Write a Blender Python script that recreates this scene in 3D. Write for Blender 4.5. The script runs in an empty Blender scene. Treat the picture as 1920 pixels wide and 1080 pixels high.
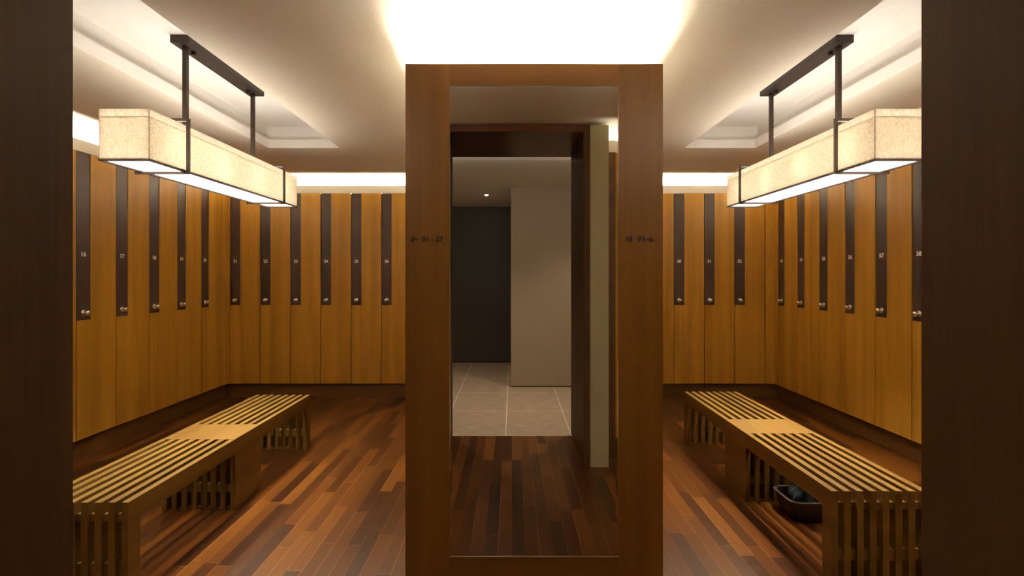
import bpy, bmesh, math, random
from mathutils import Vector, Matrix

# ---------------------------------------------------------------- camera, world, exposure
S = bpy.context.scene
COL = S.collection
H = 1.22                       # eye height
PI = math.pi
cd = bpy.data.cameras.new('camera')
cam = bpy.data.objects.new('camera', cd); COL.objects.link(cam)
cam.location = (0, 0, H); cam.rotation_euler = (PI/2, 0, 0)
cd.sensor_width = 36; cd.lens = 36*862/1920; cd.shift_y = -24/1920; cd.clip_start = .01
S.camera = cam
S.view_settings.view_transform = 'Standard'; S.view_settings.look = 'None'
S.view_settings.gamma = 1; S.view_settings.use_curve_mapping = False
S.view_settings.exposure = 1.62
S.cycles.use_denoising = True
S.cycles.max_bounces = 10; S.cycles.diffuse_bounces = 6; S.cycles.glossy_bounces = 5
S.cycles.sample_clamp_indirect = 4
S.cycles.use_light_tree = True
w = bpy.data.worlds.new('world'); S.world = w; w.use_nodes = True
w.node_tree.nodes['Background'].inputs[0].default_value = (.9, .85, .8, 1)
w.node_tree.nodes['Background'].inputs[1].default_value = 0.01

STRIP = 135.0       # light strips on the lockers
BULB = 88.0        # radiance of the pendant bulbs
DOWN = 6.6        # watts of each pendant's downward beam
DIFF = 1.6         # diffuser radiance
WARM = (1.0, .91, .78)

# ---------------------------------------------------------------- materials
def newmat(name):
    m = bpy.data.materials.new(name); m.use_nodes = True
    nt = m.node_tree; b = nt.nodes['Principled BSDF']
    return m, nt, b
def plain(name, col, rough=.5, metal=0, spec=.5, bump=0, bscale=60):
    m, nt, b = newmat(name)
    b.inputs['Roughness'].default_value = rough; b.inputs['Metallic'].default_value = metal
    b.inputs['Specular IOR Level'].default_value = spec
    tc = nt.nodes.new('ShaderNodeTexCoord'); n = nt.nodes.new('ShaderNodeTexNoise')
    n.inputs['Scale'].default_value = bscale; n.inputs['Detail'].default_value = 3
    nt.links.new(tc.outputs['Object'], n.inputs['Vector'])
    r = nt.nodes.new('ShaderNodeValToRGB')
    r.color_ramp.elements[0].color = [c*.93 for c in col]+[1]; r.color_ramp.elements[1].color = [min(1, c*1.05) for c in col]+[1]
    nt.links.new(n.outputs['Fac'], r.inputs[0]); nt.links.new(r.outputs[0], b.inputs['Base Color'])
    if bump:
        bp = nt.nodes.new('ShaderNodeBump'); bp.inputs['Strength'].default_value = bump; bp.inputs['Distance'].default_value = .002
        nt.links.new(n.outputs['Fac'], bp.inputs['Height']); nt.links.new(bp.outputs[0], b.inputs['Normal'])
    return m
def wood(name, c0, c1, rough=.42, axis='Z', planks=0.0, rnd=True, spec=.4, fine=1.0):
    """veneer: fine grain along axis, broad tonal streaks, each object its own offset"""
    m, nt, b = newmat(name); L = nt.links.new; N = nt.nodes.new
    b.inputs['Roughness'].default_value = rough; b.inputs['Specular IOR Level'].default_value = spec
    tc = N('ShaderNodeTexCoord'); oi = N('ShaderNodeObjectInfo')
    add = N('ShaderNodeVectorMath'); add.operation = 'ADD'
    mul = N('ShaderNodeVectorMath'); mul.operation = 'SCALE'; mul.inputs[3].default_value = 37.0 if rnd else 0
    cmb = N('ShaderNodeCombineXYZ')
    for i in range(3): L(oi.outputs['Random'], cmb.inputs[i])
    L(cmb.outputs[0], mul.inputs[0]); L(tc.outputs['Object'], add.inputs[0]); L(mul.outputs[0], add.inputs[1])
    def mapped(s_across, s_along):
        mp = N('ShaderNodeMapping'); sc = [s_across]*3; sc['XYZ'.index(axis)] = s_along
        mp.inputs['Scale'].default_value = sc; L(add.outputs[0], mp.inputs[0]); return mp
    n1 = N('ShaderNodeTexNoise'); n1.inputs['Scale'].default_value = 1; n1.inputs['Detail'].default_value = 5; n1.inputs['Roughness'].default_value = .65
    L(mapped(190*fine, 5).outputs[0], n1.inputs['Vector'])
    n2 = N('ShaderNodeTexNoise'); n2.inputs['Scale'].default_value = 1; n2.inputs['Detail'].default_value = 2
    L(mapped(11, .45).outputs[0], n2.inputs['Vector'])
    mx = N('ShaderNodeMath'); mx.operation = 'MULTIPLY_ADD'; mx.inputs[1].default_value = .35
    L(n1.outputs['Fac'], mx.inputs[0])
    m2 = N('ShaderNodeMath'); m2.operation = 'MULTIPLY'; m2.inputs[1].default_value = .65
    L(n2.outputs['Fac'], m2.inputs[0]); L(m2.outputs[0], mx.inputs[2])
    rp = N('ShaderNodeValToRGB'); rp.color_ramp.elements[0].position = .33; rp.color_ramp.elements[1].position = .67
    rp.color_ramp.elements[0].color = list(c0)+[1]; rp.color_ramp.elements[1].color = list(c1)+[1]
    L(mx.outputs[0], rp.inputs[0]); L(rp.outputs[0], b.inputs['Base Color'])
    bp = N('ShaderNodeBump'); bp.inputs['Strength'].default_value = .12; bp.inputs['Distance'].default_value = .001
    L(n1.outputs['Fac'], bp.inputs['Height']); L(bp.outputs[0], b.inputs['Normal'])
    return m
def emis(name, col, strength):
    m = bpy.data.materials.new(name); m.use_nodes = True; nt = m.node_tree; nt.nodes.clear()
    e = nt.nodes.new('ShaderNodeEmission'); o = nt.nodes.new('ShaderNodeOutputMaterial')
    e.inputs[0].default_value = list(col)+[1]; e.inputs[1].default_value = strength
    nt.links.new(e.outputs[0], o.inputs[0]); return m

def floor_mat():
    m, nt, b = newmat('hardwood_strip_floor'); L = nt.links.new; N = nt.nodes.new
    def M(op, a, b2=None, c=None):
        n = N('ShaderNodeMath'); n.operation = op
        for i, v in enumerate((a, b2, c)):
            if v is None: continue
            if isinstance(v, (int, float)): n.inputs[i].default_value = v
            else: L(v, n.inputs[i])
        return n.outputs[0]
    tc = N('ShaderNodeTexCoord'); sp = N('ShaderNodeSeparateXYZ'); L(tc.outputs['Object'], sp.inputs[0])
    X, Y = sp.outputs[0], sp.outputs[1]
    PW, PL = .062, .52
    u = M('DIVIDE', X, PW); row = M('FLOOR', u); fu = M('FRACT', u)
    wn = N('ShaderNodeTexWhiteNoise'); wn.noise_dimensions = '1D'; L(row, wn.inputs['W'])
    v = M('ADD', M('DIVIDE', Y, PL), M('MULTIPLY', wn.outputs['Value'], 7.3))
    cell = M('FLOOR', v); fv = M('FRACT', v)
    cb = N('ShaderNodeCombineXYZ'); L(row, cb.inputs[0]); L(cell, cb.inputs[1])
    w2 = N('ShaderNodeTexWhiteNoise'); w2.noise_dimensions = '2D'; L(cb.outputs[0], w2.inputs['Vector'])
    # grain inside a strip
    cg = N('ShaderNodeCombineXYZ'); L(M('MULTIPLY', X, 85), cg.inputs[0]); L(M('MULTIPLY_ADD', Y, 5, M('MULTIPLY', w2.outputs['Value'], 50)), cg.inputs[1]); L(w2.outputs['Value'], cg.inputs[2])
    ng = N('ShaderNodeTexNoise'); ng.inputs['Scale'].default_value = 1; ng.inputs['Detail'].default_value = 5; ng.inputs['Roughness'].default_value = .62
    L(cg.outputs[0], ng.inputs['Vector'])
    mr = N('ShaderNodeMapRange'); mr.clamp = True; mr.inputs[1].default_value = .36; mr.inputs[2].default_value = .64; L(ng.outputs['Fac'], mr.inputs[0])
    rp = N('ShaderNodeValToRGB'); cr = rp.color_ramp
    cr.elements[0].position = 0; cr.elements[0].color = (.022, .0065, .0018, 1)
    cr.elements[1].position = 1; cr.elements[1].color = (.20, .076, .011, 1)
    e = cr.elements.new(.35); e.color = (.055, .017, .003, 1)
    e = cr.elements.new(.75); e.color = (.11, .036, .005, 1)
    f = M('ADD', M('MULTIPLY', w2.outputs['Value'], .78), M('MULTIPLY', mr.outputs[0], .10))
    f = M('ADD', f, .05); L(f, rp.inputs[0])
    # joints: a hairline, some dark, some pale, a bevel highlight put into the colour
    du = M('MINIMUM', fu, M('SUBTRACT', 1.0, fu)); dv = M('MULTIPLY', M('MINIMUM', fv, M('SUBTRACT', 1.0, fv)), PL/PW)
    gap = M('LESS_THAN', M('MINIMUM', du, dv), .024)
    w3 = N('ShaderNodeTexWhiteNoise'); w3.noise_dimensions = '2D'; cb2 = N('ShaderNodeCombineXYZ'); L(M('ROUND', u), cb2.inputs[0]); L(cell, cb2.inputs[1]); L(cb2.outputs[0], w3.inputs['Vector'])
    gr = N('ShaderNodeValToRGB'); gr.color_ramp.elements[0].position = .25; gr.color_ramp.elements[0].color = (.03, .008, .003, 1)
    gr.color_ramp.elements[1].position = .8; gr.color_ramp.elements[1].color = (.5, .2, .05, 1); L(w3.outputs['Value'], gr.inputs[0])
    mx = N('ShaderNodeMix'); mx.data_type = 'RGBA'; L(M('MULTIPLY', gap, .55), mx.inputs[0]); L(rp.outputs[0], mx.inputs[6]); L(gr.outputs[0], mx.inputs[7])
    L(mx.outputs[2], b.inputs['Base Color'])
    b.inputs['Roughness'].default_value = .28
    b.inputs['Specular IOR Level'].default_value = .42
    bp = N('ShaderNodeBump'); bp.inputs['Strength'].default_value = .2; bp.inputs['Distance'].default_value = .001
    L(M('SUBTRACT', 1.0, gap), bp.inputs['Height']); L(bp.outputs[0], b.inputs['Normal'])
    return m
def tile_mat():
    m, nt, b = newmat('corridor_stone_tile'); L = nt.links.new; N = nt.nodes.new
    tc = N('ShaderNodeTexCoord'); mp = N('ShaderNodeMapping'); mp.inputs['Scale'].default_value = (4, 34, 1)
    L(tc.outputs['Object'], mp.inputs[0])
    n = N('ShaderNodeTexNoise'); n.inputs['Scale'].default_value = 2; n.inputs['Detail'].default_value = 6; n.inputs['Roughness'].default_value = .6; L(mp.outputs[0], n.inputs['Vector'])
    r = N('ShaderNodeValToRGB'); r.color_ramp.elements[0].position = .3; r.color_ramp.elements[0].color = (.24, .17, .11, 1)
    r.color_ramp.elements[1].position = .65; r.color_ramp.elements[1].color = (.46, .35, .255, 1); L(n.outputs['Fac'], r.inputs[0]); L(r.outputs[0], b.inputs['Base Color'])
    b.inputs['Roughness'].default_value = .45
    return m
def fabric_mat():
    m = bpy.data.materials.new('linen_shade'); m.use_nodes = True; nt = m.node_tree; nt.nodes.clear(); L = nt.links.new; N = nt.nodes.new
    tc = N('ShaderNodeTexCoord')
    cols = []
    for sc in ((50, 50, 420), (420, 420, 50)):
        mp = N('ShaderNodeMapping'); mp.inputs['Scale'].default_value = sc; L(tc.outputs['Object'], mp.inputs[0])
        n = N('ShaderNodeTexNoise'); n.inputs['Scale'].default_value = 1; n.inputs['Detail'].default_value = 2; L(mp.outputs[0], n.inputs['Vector']); cols.append(n.outputs['Fac'])
    a = N('ShaderNodeMath'); a.operation = 'ADD'; L(cols[0], a.inputs[0]); L(cols[1], a.inputs[1])
    r = N('ShaderNodeValToRGB'); r.color_ramp.elements[0].position = .38; r.color_ramp.elements[0].color = (.66, .58, .46, 1)
    r.color_ramp.elements[1].position = .62; r.color_ramp.elements[1].color = (.96, .93, .86, 1)
    h = N('ShaderNodeMath'); h.operation = 'MULTIPLY'; h.inputs[1].default_value = .5; L(a.outputs[0], h.inputs[0]); L(h.outputs[0], r.inputs[0])
    d = N('ShaderNodeBsdfDiffuse'); t = N('ShaderNodeBsdfTranslucent'); mx = N('ShaderNodeMixShader'); mx.inputs[0].default_value = .50
    L(r.outputs[0], d.inputs[0]); L(r.outputs[0], t.inputs[0]); L(d.outputs[0], mx.inputs[1]); L(t.outputs[0], mx.inputs[2])
    o = N('ShaderNodeOutputMaterial'); L(mx.outputs[0], o.inputs[0]); return m

M = dict(
    floor=floor_mat(), tile=tile_mat(), shade=fabric_mat(),
    grout=plain('pale_grout', (.75, .64, .5), .7),
    ceiling=plain('ceiling_paint', (.84, .79, .68), .85, spec=.2),
    coffer=plain('coffer_paint', (.80, .77, .73), .85, spec=.2),
    fascia=plain('cream_fascia_paint', (.90, .86, .77), .7, spec=.2),
    plaster=plain('wall_plaster', (.66, .58, .48), .8, spec=.2),
    pale=plain('sage_wallcovering', (.46, .42, .25), .75, spec=.2, bump=.3, bscale=250),
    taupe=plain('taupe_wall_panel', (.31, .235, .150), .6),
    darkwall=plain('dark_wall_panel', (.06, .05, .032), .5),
    oak=wood('honey_brown_veneer', (.30, .145, .012), (.54, .272, .030), .38),
    frame=wood('frame_oak_vertical', (.12, .049, .006), (.215, .094, .015), .40, fine=1.3),
    frame_h=wood('frame_oak_horizontal', (.12, .049, .006), (.215, .094, .015), .40, axis='X', fine=1.3),
    benchwood=wood('bench_oak', (.105, .050, .008), (.20, .112, .022), .38, axis='Y'),
    plinth=wood('plinth_veneer', (.075, .032, .006), (.12, .050, .010), .45, axis='X'),
    walnut=wood('portal_walnut', (.042, .019, .0055), (.082, .039, .012), .55, spec=.15),
    walnut_h=wood('portal_walnut_horizontal', (.075, .028, .012), (.125, .048, .021), .25, axis='X'),
    strip=wood('wenge_strip', (.032, .018, .014), (.046, .027, .022), .42, spec=.25),
    carcass=plain('locker_carcass', (.02, .012, .008), .7),
    bronze=plain('bronze_metal', (.040, .024, .018), .45, .5),
    chrome=plain('polished_chrome', (.95, .93, .9), .22, 1),
    white=plain('white_numerals', (1, .98, .94), .5),
    black=plain('black_lettering', (.008, .006, .005), .4),
    tub=plain('dark_plum_plastic', (.015, .007, .007), .35),
    towel=plain('dark_teal_cloth', (.004, .011, .012), .9, bump=1, bscale=120),
    rim=plain('tub_rim_plastic', (.10, .065, .06), .3),
    steel=plain('downlight_ring', (.7, .68, .64), .35, .5),
)
mm, nt, b = newmat('mirror_silver'); b.inputs['Metallic'].default_value = 1; b.inputs['Roughness'].default_value = .0
b.inputs['Base Color'].default_value = (.86, .87, .88, 1); M['mirror'] = mm
M['led'] = emis('light_strip_glow', (1, .87, .69), STRIP)
M['led_island'] = emis('island_strip_glow', (1, .88, .69), STRIP*.60)
M['diffuser'] = emis('diffuser_glow', (1, .93, .80), DIFF)
M['coffer_fill'] = emis('coffer_fill_glow', (1, .92, .80), 3.0)
M['corridor_fill'] = emis('corridor_fill_glow', (1, .86, .68), 9)
M['bulb'] = emis('bulb_glow', WARM, BULB)
M['downlight'] = emis('downlight_glow', (1, .85, .62), 30)

# ---------------------------------------------------------------- helpers
def bx(bm, x0, x1, y0, y1, z0, z1, bev=0):
    vs = [bm.verts.new((x, y, z)) for x in (x0, x1) for y in (y0, y1) for z in (z0, z1)]
    fs = [(0,1,3,2), (4,6,7,5), (0,4,5,1), (2,3,7,6), (0,2,6,4), (1,5,7,3)]
    faces = [bm.faces.new([vs[i] for i in f]) for f in fs]
    if bev:
        es = {e for f in faces for e in f.edges}
        bmesh.ops.bevel(bm, geom=list(es), offset=bev, segments=1, affect='EDGES')
def prism(bm, pts, axis, a, b2, bev=0):
    """extrude a 2D outline along an axis; pts are in the two other axes in order"""
    def P(p, t):
        if axis == 'X': return (t, p[0], p[1])
        if axis == 'Y': return (p[0], t, p[1])
        return (p[0], p[1], t)
    A = [bm.verts.new(P(p, a)) for p in pts]; B = [bm.verts.new(P(p, b2)) for p in pts]
    fs = [bm.faces.new(A), bm.faces.new(B[::-1])]
    n = len(pts)
    for i in range(n): fs.append(bm.faces.new([A[i], B[i], B[(i+1) % n], A[(i+1) % n]]))
    bmesh.ops.recalc_face_normals(bm, faces=fs)
    if bev:
        es = {e for f in fs for e in f.edges}
        bmesh.ops.bevel(bm, geom=list(es), offset=bev, segments=1, affect='EDGES')
def lathe(bm, prof, axis='Y', c=(0, 0, 0), n=20, sx=1, sy=1):
    rings = []
    for r, t in prof:
        ring = []
        for k in range(n):
            a = 2*PI*k/n; u, v = r*math.cos(a)*sx, r*math.sin(a)*sy
            p = {'Y': (u, t, v), 'Z': (u, v, t), 'X': (t, u, v)}[axis]
            ring.append(bm.verts.new([p[i]+c[i] for i in range(3)]))
        rings.append(ring)
    fs = []
    for A, B in zip(rings, rings[1:]):
        for k in range(n): fs.append(bm.faces.new([A[k], A[(k+1) % n], B[(k+1) % n], B[k]]))
    fs.append(bm.faces.new(rings[0])); fs.append(bm.faces.new(rings[-1][::-1]))
    bmesh.ops.recalc_face_normals(bm, faces=fs)
def obj(name, bm, mat, parent=None, smooth=False):
    me = bpy.data.meshes.new(name); bm.normal_update(); bm.to_mesh(me); bm.free()
    if smooth:
        for p in me.polygons: p.use_smooth = True
    me.materials.append(mat); o = bpy.data.objects.new(name, me); COL.objects.link(o)
    if parent: o.parent = parent
    return o
def box(name, mat, *a, parent=None, bev=0):
    bm = bmesh.new(); bx(bm, *a, bev=bev); return obj(name, bm, mat, parent)
def struct(name, mat, *boxes):
    bm = bmesh.new()
    for q in boxes: bx(bm, *q)
    o = obj(name, bm, mat); o['kind'] = 'structure'; return o
def thing(name, label, cat, loc=(0, 0, 0), rz=0, group=None):
    o = bpy.data.objects.new(name, None); COL.objects.link(o); o.location = loc; o.rotation_euler = (0, 0, rz)
    o.empty_display_size = .1
    o['label'] = label; o['category'] = cat
    if group: o['group'] = group
    return o
_text = {}
def text_mesh(s, size, depth=.0006, bold=.0):
    key = (s, size)
    if key in _text: return _text[key]
    c = bpy.data.curves.new('t', 'FONT'); c.body = s; c.size = size; c.extrude = depth; c.offset = bold
    c.align_x = 'CENTER'; c.align_y = 'CENTER'; c.resolution_u = 4
    o = bpy.data.objects.new('t', c); COL.objects.link(o); bpy.context.view_layer.update()
    me = bpy.data.meshes.new_from_object(o.evaluated_get(bpy.context.evaluated_depsgraph_get()))
    bpy.data.objects.remove(o); bpy.data.curves.remove(c)
    me.transform(Matrix.Rotation(PI/2, 4, 'X'))          # stands up, reads from -Y
    _text[key] = me; return me
def lettering(name, s, size, loc, mat, parent, bold=0):
    me = text_mesh(s, size, bold=bold)
    if not me.materials: me.materials.append(mat)
    me.name = name
    o = bpy.data.objects.new(name, me); COL.objects.link(o); o.location = loc; o.parent = parent; return o

# ---------------------------------------------------------------- dimensions
YB = 4.554; XL = -2.82; XR = 2.60; ZC = 2.182; ZT = 2.03; ZF = 2.107; ZK = .143
YM = 1.712                       # mirror face
IX0, IX1 = -.397, .562           # island
YP0, YP1 = -.058, .512           # portal depth
JL, JR = -.489, .456             # portal inner faces
YPL = .405                        # fronts of lockers on the portal wall
DEP = .46
ZI = 1.952                       # top of the island lockers, light trough above
# ---------------------------------------------------------------- room shell
struct('floor', M['floor'], (-3.36, 3.16, YP0, 5.1, -.05, 0))
struct('floor_corridor', M['tile'], (-2.6, 3.2, -3.1, YP0, -.05, 0))
bm = bmesh.new()
for x in (-1.553, -1.050, -.551, -.048, .452, .952, 1.452): bx(bm, x-.003, x+.003, -3.0, YP0, 0, .0006)
for y in (-.70, -1.34, -1.98, -2.62): bx(bm, -2.5, 3.1, y-.0018, y+.0018, 0, .0005)
bx(bm, JL, JR, YP0-.006, YP0, 0, .0008)
o = obj('trim_1', bm, M['grout']); o['kind'] = 'structure'
struct('wall_left', M['plaster'], (-3.40, XL-DEP-.04, YP0, 5.1, 0, 2.40))
struct('wall_right', M['plaster'], (XR+DEP+.04, 3.20, YP0, 5.1, 0, 2.40))
struct('wall_back', M['plaster'], (-3.32, 3.1, YB+DEP+.03, 5.14, 0, 2.40))
# portal wall: back skin plus the two sage piers beside the opening
struct('wall_front', M['plaster'], (XL-DEP-.04, JL-.16, YP0-.06, YP0-.01, 0, 2.40), (JR+.16, XR+DEP+.04, YP0-.06, YP0-.01, 0, 2.40))
struct('wall_front_pier_left', M['pale'], (JL-.159, JL-.041, YP0-.06, YP1-.002, 0, ZC-.008))
struct('wall_front_pier_right', M['pale'], (JR+.041, JR+.159, YP0-.06, YP1-.002, 0, ZC-.008))
# portal lining
struct('trim_2', M['walnut'], (JL-.041, JL, YP0-.062, YP1, 0, ZC-.006))
struct('trim_3', M['walnut'], (JR, JR+.041, YP0-.062, YP1, 0, ZC-.006))
struct('trim_4', M['walnut_h'], (JL, JR, YP0-.062, YP1, 2.133, ZC-.006))
# ceiling with two coffers
CX = ((-1.84, -1.30), (1.30, 1.84)); CY0, CY1 = 1.52, 3.48
a, b2, c, d = CX[0][0], CX[0][1], CX[1][0], CX[1][1]; zt = ZC+.065
struct('ceiling', M['ceiling'],
    (-3.32, 3.12, YP0-.06, CY0, ZC, zt), (-3.32, 3.12, CY1, 5.1, ZC, zt),
    (-3.32, a, CY0, CY1, ZC, zt), (b2, c, CY0, CY1, ZC, zt), (d, 3.12, CY0, CY1, ZC, zt))
for nm, (x0, x1) in zip(('ceiling_coffer_left', 'ceiling_coffer_right'), CX):
    g, t, z1 = .045, .02, ZC+.175
    struct(nm, M['coffer'],
        (x0-.0, x0+.0015, CY0, CY1, ZC+.0005, zt), (x1-.0015, x1, CY0, CY1, ZC+.0005, zt),
        (x0, x1, CY0, CY0+.0015, ZC+.0005, zt), (x0, x1, CY1-.0015, CY1, ZC+.0005, zt),
        (x0-g-t, x0-g, CY0-g, CY1+g, zt, z1), (x1+g, x1+g+t, CY0-g, CY1+g, zt, z1),
        (x0-g-t, x1+g+t, CY0-g-t, CY0-g, zt, z1), (x0-g-t, x1+g+t, CY1+g, CY1+g+t, zt, z1),
        (x0-g-t, x1+g+t, CY0-g-t, CY1+g+t, z1, z1+.02))
struct('ceiling_corridor', M['coffer'], (-2.6, 3.2, -3.1, YP0-.06, 2.176, 2.24))
# corridor walls seen in the mirror
struct('wall_corridor_block', M['taupe'], (-.012, 3.2, -3.1, -1.584, .012, 2.176), )
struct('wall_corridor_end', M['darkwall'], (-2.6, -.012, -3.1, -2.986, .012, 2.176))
struct('wall_corridor_left', M['taupe'], (-2.66, -2.6, -3.1, YP0, 0, 2.24))
struct('wall_corridor_right', M['taupe'], (3.2, 3.26, -3.1, YP0, 0, 2.24))
struct('wall_corridor_near_left', M['taupe'], (-2.6, JL-.16, YP0-.08, YP0-.061, 0, 2.176))
struct('wall_corridor_near_right', M['taupe'], (JR+.16, 3.2, YP0-.08, YP0-.061, 0, 2.176))

# plinths under the lockers
r = .05
struct('baseboard_left', M['plinth'], (XL-.42, XL-r, YPL-.35, YB+.40, 0, ZK-.004))
struct('baseboard_back', M['plinth'], (XL-r, XR+r, YB+r, YB+.42, 0, ZK-.004))
struct('baseboard_right', M['plinth'], (XR+r, XR+.42, YPL-.35, YB+.40, 0, ZK-.004))
struct('baseboard_front', M['plinth'], (XL-r, JL-.165, YPL-.38, YPL-r, 0, ZK-.004), (JR+.165, XR+r, YPL-.38, YPL-r, 0, ZK-.004))
struct('baseboard_island', M['plinth'], (-.355, .52, YM+.07, YB+r-.002, 0, ZK*ZI/ZT-.004))
# cream fascia above the locker fronts, plus added baffles inside the island trough
t = .018
struct('trim_5', M['fascia'], (XL-t, XL, YPL, YB, ZT, ZF), )
struct('trim_6', M['fascia'], (XL-t, -.385, YB, YB+t, ZT, ZF), (.55, XR+t, YB, YB+t, ZT, ZF))
struct('trim_7', M['fascia'], (XR, XR+t, YPL, YB, ZT, ZF))
struct('trim_8', M['fascia'], (XL-t, JL-.16, YPL-t, YPL, ZT, ZF), (JR+.16, XR+t, YPL-t, YPL, ZT, ZF))
struct('trim_9', M['fascia'], (-.300, -.285, 1.90, YB, ZI, 2.024), (.45, .465, 1.90, YB, ZI, 2.024), (-.385, -.385+t, YM+.058, YB, ZI, 2.024), (.55-t, .55, YM+.058, YB, ZI, 2.024))  # first two boxes: unseen baffles added to cut sideways light spill
# plain fillers where the rows meet
struct('trim_10', M['oak'], (XL-.02, -2.796, YB+.001, YB+.02, ZK, ZT), (XL-.02, XL, 4.482, YB+.02, ZK, ZT))
struct('trim_11', M['oak'], (2.512, XR+.02, YB+.001, YB+.02, ZK, ZT), (XR, XR+.02, 4.496, YB+.02, ZK, ZT))
struct('trim_12', M['oak'], (.55, .703, YB+.001, YB+.02, ZK, ZT))
struct('trim_13', M['oak'], (XL-.02, XL, YPL, .572, ZK, ZT), (XR, XR+.02, YPL, .588, ZK, ZT))
struct('trim_15', M['plinth'], (JR+.16, .698, YPL-.02, YPL-.001, ZK, ZT))
struct('trim_14', M['oak'], (2.50, XR, YPL-.02, YPL-.001, ZK, ZT), (XL, -2.752, YPL-.02, YPL-.001, ZK, ZT))

# light strips lying on top of the lockers, behind the fascia
def light_strip(label, x0, x1, y0, y1, z=ZT):
    th = thing('light_strip', label, 'light strip', ((x0+x1)/2, (y0+y1)/2, z+.004), 0, 'cove light strips')
    hx, hy = (x1-x0)/2, (y1-y0)/2
    box('housing', M['steel'], -hx, hx, -hy, hy, -.003, .012, parent=th)
    e = .006
    box('glowing_lens', M['led'] if z == ZT else M['led_island'], -hx+e, hx-e, -hy+e, hy-e, .0125, .022, parent=th)
light_strip('warm light strip hidden on top of the left wall lockers', XL-.22, XL-.17, .6, 4.45)
light_strip('warm light strip hidden on top of the back wall lockers of the left bay', -2.75, -.45, YB+.16, YB+.21)
light_strip('warm light strip hidden on top of the back wall lockers of the right bay', .62, 2.53, YB+.16, YB+.21)
light_strip('warm light strip hidden on top of the right wall lockers', XR+.17, XR+.22, .6, 4.45)
light_strip('warm light strip on top of the portal wall lockers right of the opening', .66, 2.5, YPL-.2, YPL-.15)
light_strip('warm light strip on top of the portal wall lockers left of the opening', -2.7, -.72, YPL-.2, YPL-.15)
light_strip('warm light strip along the left edge of the island top', -.362, -.318, 1.84, 4.45, ZI)
light_strip('warm light strip along the right edge of the island top', .483, .527, 1.84, 4.45, ZI)
light_strip('warm light strip across the front of the island top behind the mirror', -.20, .365, 1.84, 1.87, ZI)

# ---------------------------------------------------------------- lockers
def make_locker():
    th = thing('locker', '', 'locker')
    box('carcass', M['carcass'], .0005, .2995, .0206, DEP, ZK, ZT-.0005, parent=th)
    bm = bmesh.new()
    prism(bm, [(.0032, ZK+.002), (.2968, ZK+.002), (.2968, ZT-.001), (.1015, ZT-.001), (.1015, .924), (.0032, .924)], 'Y', 0, .02, bev=.0008)
    d = obj('door', bm, M['oak'], th)
    s = box('dark_strip', M['strip'], 0.0032, .1013, .004, .0205, .9242, ZT-.001, parent=th)
    s['label'] = 'dark brown vertical strip'
    bm = bmesh.new()
    lathe(bm, [(.021, .0039), (.021, -.001), (.018, -.003)], 'Y', (.052, 0, .972), 20)
    lathe(bm, [(.006, -.003), (.006, -.012), (.0115, -.0145), (.0155, -.019), (.017, -.0245), (.0155, -.030), (.0115, -.0345), (.006, -.037), (.001, -.038)], 'Y', (.052, 0, .972), 20)
    k = obj('knob', bm, M['chrome'], th, smooth=True)
    return th
LK = make_locker(); first = [True]
def place_locker(n, x, y, rz, where, group, sz=1):
    if first[0]: r_ = LK; first[0] = False
    else:
        r_ = LK.copy(); COL.objects.link(r_)
        for ch in list(LK.children):
            if ch.name.startswith('number'): continue
            c_ = ch.copy(); COL.objects.link(c_); c_.parent = r_
    r_.location = (x, y, 0); r_.rotation_euler = (0, 0, rz); r_.scale = (1, 1, sz)
    r_['label'] = f'tall honey-brown wooden locker numbered {n:02d} on its dark strip, {where}'
    r_['group'] = group
    lettering('number', f'{n:02d}', .040, (.051, .0036, 1.357), M['white'], r_, bold=.0014)
n = 1
for i in range(7): place_locker(n, -.652-.3*i, YPL, PI, 'portal wall, left bay', 'lockers on the portal wall left'); n += 1
for i in range(13): place_locker(n, XL, 4.177-.3*(12-i), PI/2, 'left wall', 'lockers along the left wall'); n += 1
for i in range(8): place_locker(n, -2.794+.3*i, YB, 0, 'back wall, left bay', 'lockers along the back wall left'); n += 1
for i in range(9): place_locker(n, -.385, 4.50-.3*i, -PI/2, 'left side of island', 'lockers on the island left side', ZI/ZT); n += 1
for i in range(9): place_locker(n, .55, 1.80+.3*i, PI/2, 'right side of island', 'lockers on the island right side', ZI/ZT); n += 1
for i in range(3): place_locker(n, .706+.3*i, YB, 0, 'back wall behind island, right bay', 'lockers along the back wall right'); n += 1
n = 50
for i in range(3): place_locker(n, 1.606+.3*i, YB, 0, 'back wall, right bay', 'lockers along the back wall right'); n += 1
for i in range(13): place_locker(n, XR, 4.491-.3*i, -PI/2, 'right wall', 'lockers along the right wall'); n += 1
for i in range(6): place_locker(n, 2.50-.3*i, YPL, PI, 'portal wall, right bay', 'lockers on the portal wall right'); n += 1

# ---------------------------------------------------------------- island end panel with mirror
th = thing('mirror_panel', 'tall oak-framed mirror standing as the end panel of the central locker island', 'mirror', ((IX0+IX1)/2, YM, 0))
cx = (IX0+IX1)/2
MX0, MX1, MZ0, MZ1, FT = -.2324, .397, .169, 1.927, 2.007
fd = .055
q = box('left_stile', M['frame'], IX0-cx, MX0-cx, 0, fd, 0, FT, parent=th)
lettering('arrow_lettering', '\u2190', .032, ((777-960)/503.5-cx, -.0005, 1.353), M['black'], q, bold=.0011)
lettering('range_lettering', '01 - 37', .0265, ((811-960)/503.5-cx, -.0005, 1.353), M['black'], q, bold=.0011)
q = box('right_stile', M['frame'], MX1-cx, IX1-cx, 0, fd, 0, FT, parent=th)
lettering('range_lettering', '38   71', .0265, ((1191-960)/503.5-cx, -.0005, 1.353), M['black'], q, bold=.0011)
lettering('arrow_lettering', '\u2192', .032, ((1217.5-960)/503.5-cx, -.0005, 1.353), M['black'], q, bold=.0011)
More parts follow.
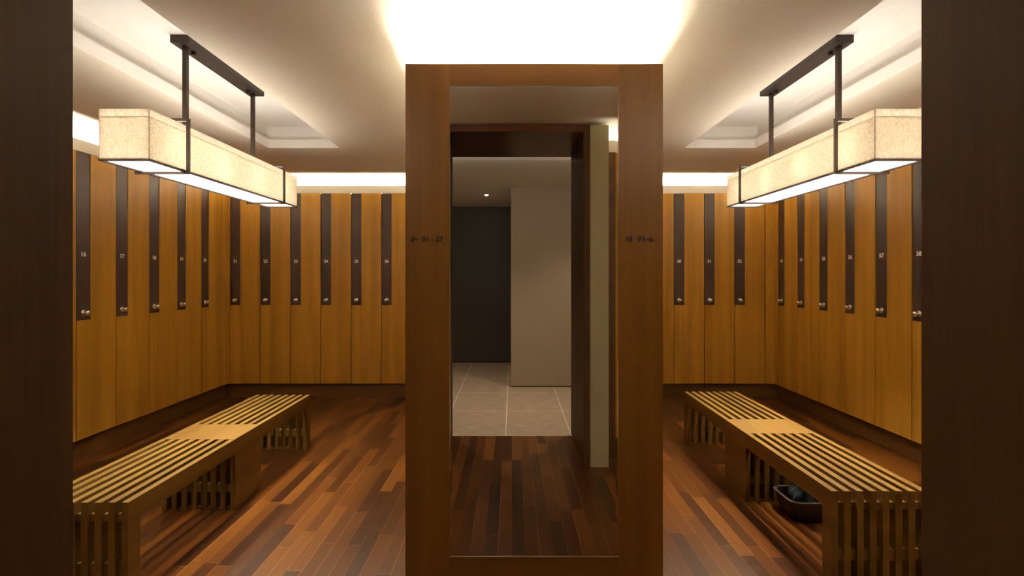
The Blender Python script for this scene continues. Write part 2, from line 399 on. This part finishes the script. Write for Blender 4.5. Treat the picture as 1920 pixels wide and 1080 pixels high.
box('top_rail', M['frame_h'], MX0-cx, MX1-cx, 0, fd, MZ1, FT, parent=th)
box('bottom_rail', M['frame_h'], MX0-cx, MX1-cx, 0, fd, 0, MZ0, parent=th)
bm = bmesh.new()
e, bw = .0015, .009
o4 = [(MX0-cx+e, MZ0+e), (MX1-cx-e, MZ0+e), (MX1-cx-e, MZ1-e), (MX0-cx+e, MZ1-e)]
i4 = [(MX0-cx+e+bw, MZ0+e+bw), (MX1-cx-e-bw, MZ0+e+bw), (MX1-cx-e-bw, MZ1-e-bw), (MX0-cx+e+bw, MZ1-e-bw)]
O = [bm.verts.new((x, .0042, z)) for x, z in o4]; I = [bm.verts.new((x, .004, z)) for x, z in i4]; B = [bm.verts.new((x, .01, z)) for x, z in o4]
bm.faces.new(I)
for k in range(4):
    bm.faces.new([O[k], O[(k+1) % 4], I[(k+1) % 4], I[k]]); bm.faces.new([B[k], B[(k+1) % 4], O[(k+1) % 4], O[k]])
bm.faces.new(B[::-1]); bmesh.ops.recalc_face_normals(bm, faces=bm.faces[:])
obj('mirror_glass', bm, M['mirror'], th)
bm = bmesh.new()
x0, x1 = MX0-cx, MX1-cx
for q in ((x0, x0+e, MZ0, MZ1), (x1-e, x1, MZ0, MZ1), (x0, x1, MZ0, MZ0+e), (x0, x1, MZ1-e, MZ1)): bx(bm, q[0], q[1], .0008, .012, q[2], q[3])
obj('metal_edge', bm, M['chrome'], th)
box('backing', M['carcass'], x0, x1, .0125, fd, MZ0, MZ1, parent=th)

# ---------------------------------------------------------------- benches
def make_bench(name, label, x0, y0):
    L_, ht, ap = 1.55, .37, .078
    th = thing(name, label, 'bench', (x0, y0, 0))
    c0, c1, lg = .664, .903, .055
    sw, pitch = .0265, .0507
    for i in range(8):
        bm = bmesh.new(); x = i*pitch
        zb = ht-ap
        prism(bm, [(0, 0), (lg, 0), (lg, zb), (c0, zb), (c0, 0), (c1, 0), (c1, zb), (L_-lg, zb), (L_-lg, 0), (L_, 0), (L_, ht), (c1+.001, ht), (c1+.001, zb+.03), (c0-.001, zb+.03), (c0-.001, ht), (0, ht)], 'X', x, x+sw, bev=.0008)
        obj('slat', bm, M['benchwood'], th)
    W = 7*pitch+sw
    box('centre_plate', M['benchwood'], 0, W, c0, c1, zb+.031, ht, parent=th, bev=.001)
    sides = ((c0+.004, c1-.004), )
    for nm, y_a, y_b in (('near', .010, lg-.008), ('far', L_-lg+.008, L_-.010), ('mid', c0+.010, c0+.030), ('mid', c1-.030, c1-.010)):
        for za, zc in ((.09, .135), (.001, .012), (zb+.001, zb+.029)):
            box('crossbar', M['benchwood'], sw/2, W-sw/2, y_a, y_b, za, zc, parent=th)
    return th
make_bench('bench', 'low slatted oak bench in the left bay, running past a solid centre plate', -1.435-.3814, 1.72)
make_bench('bench', 'low slatted oak bench in the right bay, with a dark tub tucked beneath', 1.258, 1.81)

# tub with cloth under the right bench
th = thing('tub', 'dark plastic tub with a pale rim under the right bench', 'tub', (1.50, 2.345, 0))
bm = bmesh.new()
def rr(hx, hy, z, r_=.05, n=6):
    out = []
    for sx, sy, a0 in ((1, 1, 0), (-1, 1, PI/2), (-1, -1, PI), (1, -1, 3*PI/2)):
        for k in range(n+1):
            a = a0+PI/2*k/n; out.append((sx*(hx-r_)+r_*math.cos(a), sy*(hy-r_)+r_*math.sin(a), z))
    return out
def loft(bm, rings, cap0=True, cap1=True):
    R = [[bm.verts.new(p) for p in ring] for ring in rings]; n_ = len(R[0]); fs = []
    for A, B in zip(R, R[1:]):
        for k in range(n_): fs.append(bm.faces.new([A[k], A[(k+1) % n_], B[(k+1) % n_], B[k]]))
    if cap0: fs.append(bm.faces.new(R[0][::-1]))
    if cap1: fs.append(bm.faces.new(R[-1]))
    bmesh.ops.recalc_face_normals(bm, faces=fs)
loft(bm, [rr(.105, .075, .0), rr(.118, .088, .05), rr(.125, .094, .098), rr(.119, .088, .098), rr(.112, .082, .05), rr(.100, .070, .008)])
obj('body', bm, M['tub'], th, smooth=False)
bm = bmesh.new()
loft(bm, [rr(.125, .094, .0985), rr(.131, .100, .0985), rr(.131, .100, .104), rr(.119, .088, .104), rr(.119, .088, .0985)], cap0=False, cap1=False)
obj('rim', bm, M['rim'], th)['label'] = 'pale thin rim'
random.seed(4)
bm = bmesh.new()
bmesh.ops.create_icosphere(bm, subdivisions=4, radius=1)
for v in bm.verts:
    p = v.co.copy(); f = 1+.10*math.sin(5*p.x+2)*math.cos(4*p.y)+.07*math.sin(9*p.y+3*p.z)
    v.co = Vector((p.x*.085*f, p.y*.058*f, max(p.z, -.7)*.075*f+.088))
o = obj('folded_cloth', bm, M['towel'], None, smooth=True); o.location = (1.50, 2.345, 0)
o['label'] = 'dark teal bundled cloth heaped in the tub under the right bench'; o['category'] = 'cloth'

# ---------------------------------------------------------------- pendant lights
def make_pendant(label, cxp):
    CYP = 2.5; ztop = ZC+.174
    th = thing('pendant_light', label, 'pendant light', (cxp, CYP, 0), 0, 'box pendants over the benches')
    z0, z1 = 1.692, 1.893; hw, hl = .102, .64
    cn = box('canopy', M['bronze'], -.045, .045, -.33, .33, ztop-.036, ztop, parent=th, bev=.001)
    for y in (-.235, .235):
        bm = bmesh.new(); lathe(bm, [(.011, ztop-.055), (.011, ztop-.036)], 'Z', (0, y, 0), 12)
        obj('bolt', bm, M['bronze'], cn)
    for y in (-.289, .285):
        bm = bmesh.new(); bx(bm, -.0095, .0095, y-.0095, y+.0095, z1-.03, ztop-.036); obj('rod', bm, M['bronze'], th)
    bm = bmesh.new(); t_ = .002
    bx(bm, -hw, -hw+t_, -hl, hl, z0, z1); bx(bm, hw-t_, hw, -hl, hl, z0, z1)
    bx(bm, -hw+t_, hw-t_, -hl, -hl+t_, z0, z1); bx(bm, -hw+t_, hw-t_, hl-t_, hl, z0, z1)
    sh = obj('shade', bm, M['shade'], th); sh['label'] = 'cream linen box shade'
    bm = bmesh.new(); f = .008
    for q in ((-hw-.002, -hw+f, -hl-.002, hl+.002), (hw-f, hw+.002, -hl-.002, hl+.002), (-hw+f, hw-f, -hl-.002, -hl+f), (-hw+f, hw-f, hl-f, hl+.002)): bx(bm, *q, z0-.009, z0)
    bx(bm, -.0095, .0095, -hl+t_, hl-t_, z1-.035, z1-.03)
    obj('bottom_frame', bm, M['bronze'], th)
    df = box('diffuser', M['diffuser'], -hw+f, hw-f, -hl+f, hl-f, z0-.003, z0, parent=th)
    ld = bpy.data.lights.new('diffuser_light', 'AREA'); ld.shape = 'RECTANGLE'; ld.size = 2*(hw-f)-.002; ld.size_y = 2*(hl-f)-.002
    ld.energy = DOWN; ld.color = (1, .90, .74); ld.spread = math.radians(85)
    lo = bpy.data.objects.new('diffuser_light', ld); COL.objects.link(lo); lo.parent = df; lo.location = (0, 0, z0-.004)
    tp = box('coffer_fill', M['coffer_fill'], -hw+t_+.001, hw-t_-.001, -hl+t_+.001, hl-t_-.001, z1-.028, z1-.026, parent=th)  # unseen glowing panel added to light the coffer softly
    box('glow_blocker', M['steel'], -hw+t_+.001, hw-t_-.001, -hl+t_+.001, hl-t_-.001, z1-.034, z1-.0285, parent=th)  # unseen plate added to keep the upper glow off the shade
    for y in (-.435, .435):
        bm = bmesh.new(); e_ = .018; w_ = .011; g = .006
        o_, i_ = hw+.020, hw+.020-.012
        bx(bm, -o_, o_, y-w_/2, y+w_/2, z0-.018, z0-.0065); bx(bm, -o_, o_, y-w_/2, y+w_/2, z1+.018, z1+.030)
        bx(bm, -o_, -i_, y-w_/2, y+w_/2, z0-.0065, z1+.018); bx(bm, i_, o_, y-w_/2, y+w_/2, z0-.0065, z1+.018)
        obj('band', bm, M['bronze'], th)
    for y in (-.48, -.16, .16, .48):
        bm = bmesh.new(); bmesh.ops.create_uvsphere(bm, u_segments=16, v_segments=10, radius=.022)
        bl = obj('bulb', bm, M['bulb'], th, smooth=True); bl.location = (.03 if cxp < 0 else -.03, y, z0+.085)
    return th
make_pendant('long cream linen box pendant over the left bench', -1.57)
make_pendant('long cream linen box pendant over the right bench', 1.57)

# ---------------------------------------------------------------- corridor downlight, plus added fill lamps
def downlight(label, x, y, energy, z=2.176, tilt=0):
    th = thing('downlight', label, 'downlight', (x, y, z))
    bm = bmesh.new(); lathe(bm, [(.034, 0), (.034, -.004), (.024, -.004), (.024, 0)], 'Z', (0, 0, 0), 24); obj('ring', bm, M['steel'], th, smooth=False)
    bm = bmesh.new(); lathe(bm, [(.021, -.0045), (.021, -.006)], 'Z', (0, 0, 0), 20); ln = obj('lens', bm, M['downlight'], th)
    ld = bpy.data.lights.new('spot', 'SPOT'); ld.energy = energy; ld.color = (1, .82, .6); ld.spot_size = math.radians(120); ld.spot_blend = .8; ld.shadow_soft_size = .02
    lo = bpy.data.objects.new('spot', ld); COL.objects.link(lo); lo.location = (0, 0, -.012); lo.rotation_euler = (tilt, 0, 0); lo.parent = ln
th = thing('light_strip', 'added fill strip hidden above the portal, brightening the corridor ceiling', 'light strip', (.3, YP0-.095, 2.141))  # added out of sight to brighten the corridor ceiling by the lintel
box('housing', M['steel'], -1.5, 1.5, -.005, .013, 0, .03, parent=th)
box('glowing_lens', M['corridor_fill'], -1.49, 1.49, -.012, -.0055, .004, .028, parent=th)
downlight('small round recessed ceiling downlight in the corridor, seen in the mirror', -.304, -2.03, 4)
downlight('added unseen fill downlight in the corridor right of the portal', .78, -.62, 24)  # extra lamp added behind the jamb to brighten the tile
downlight('added unseen fill downlight in the corridor left of the portal', -.80, -.62, 24)  # second extra lamp, added out of view for the same fill
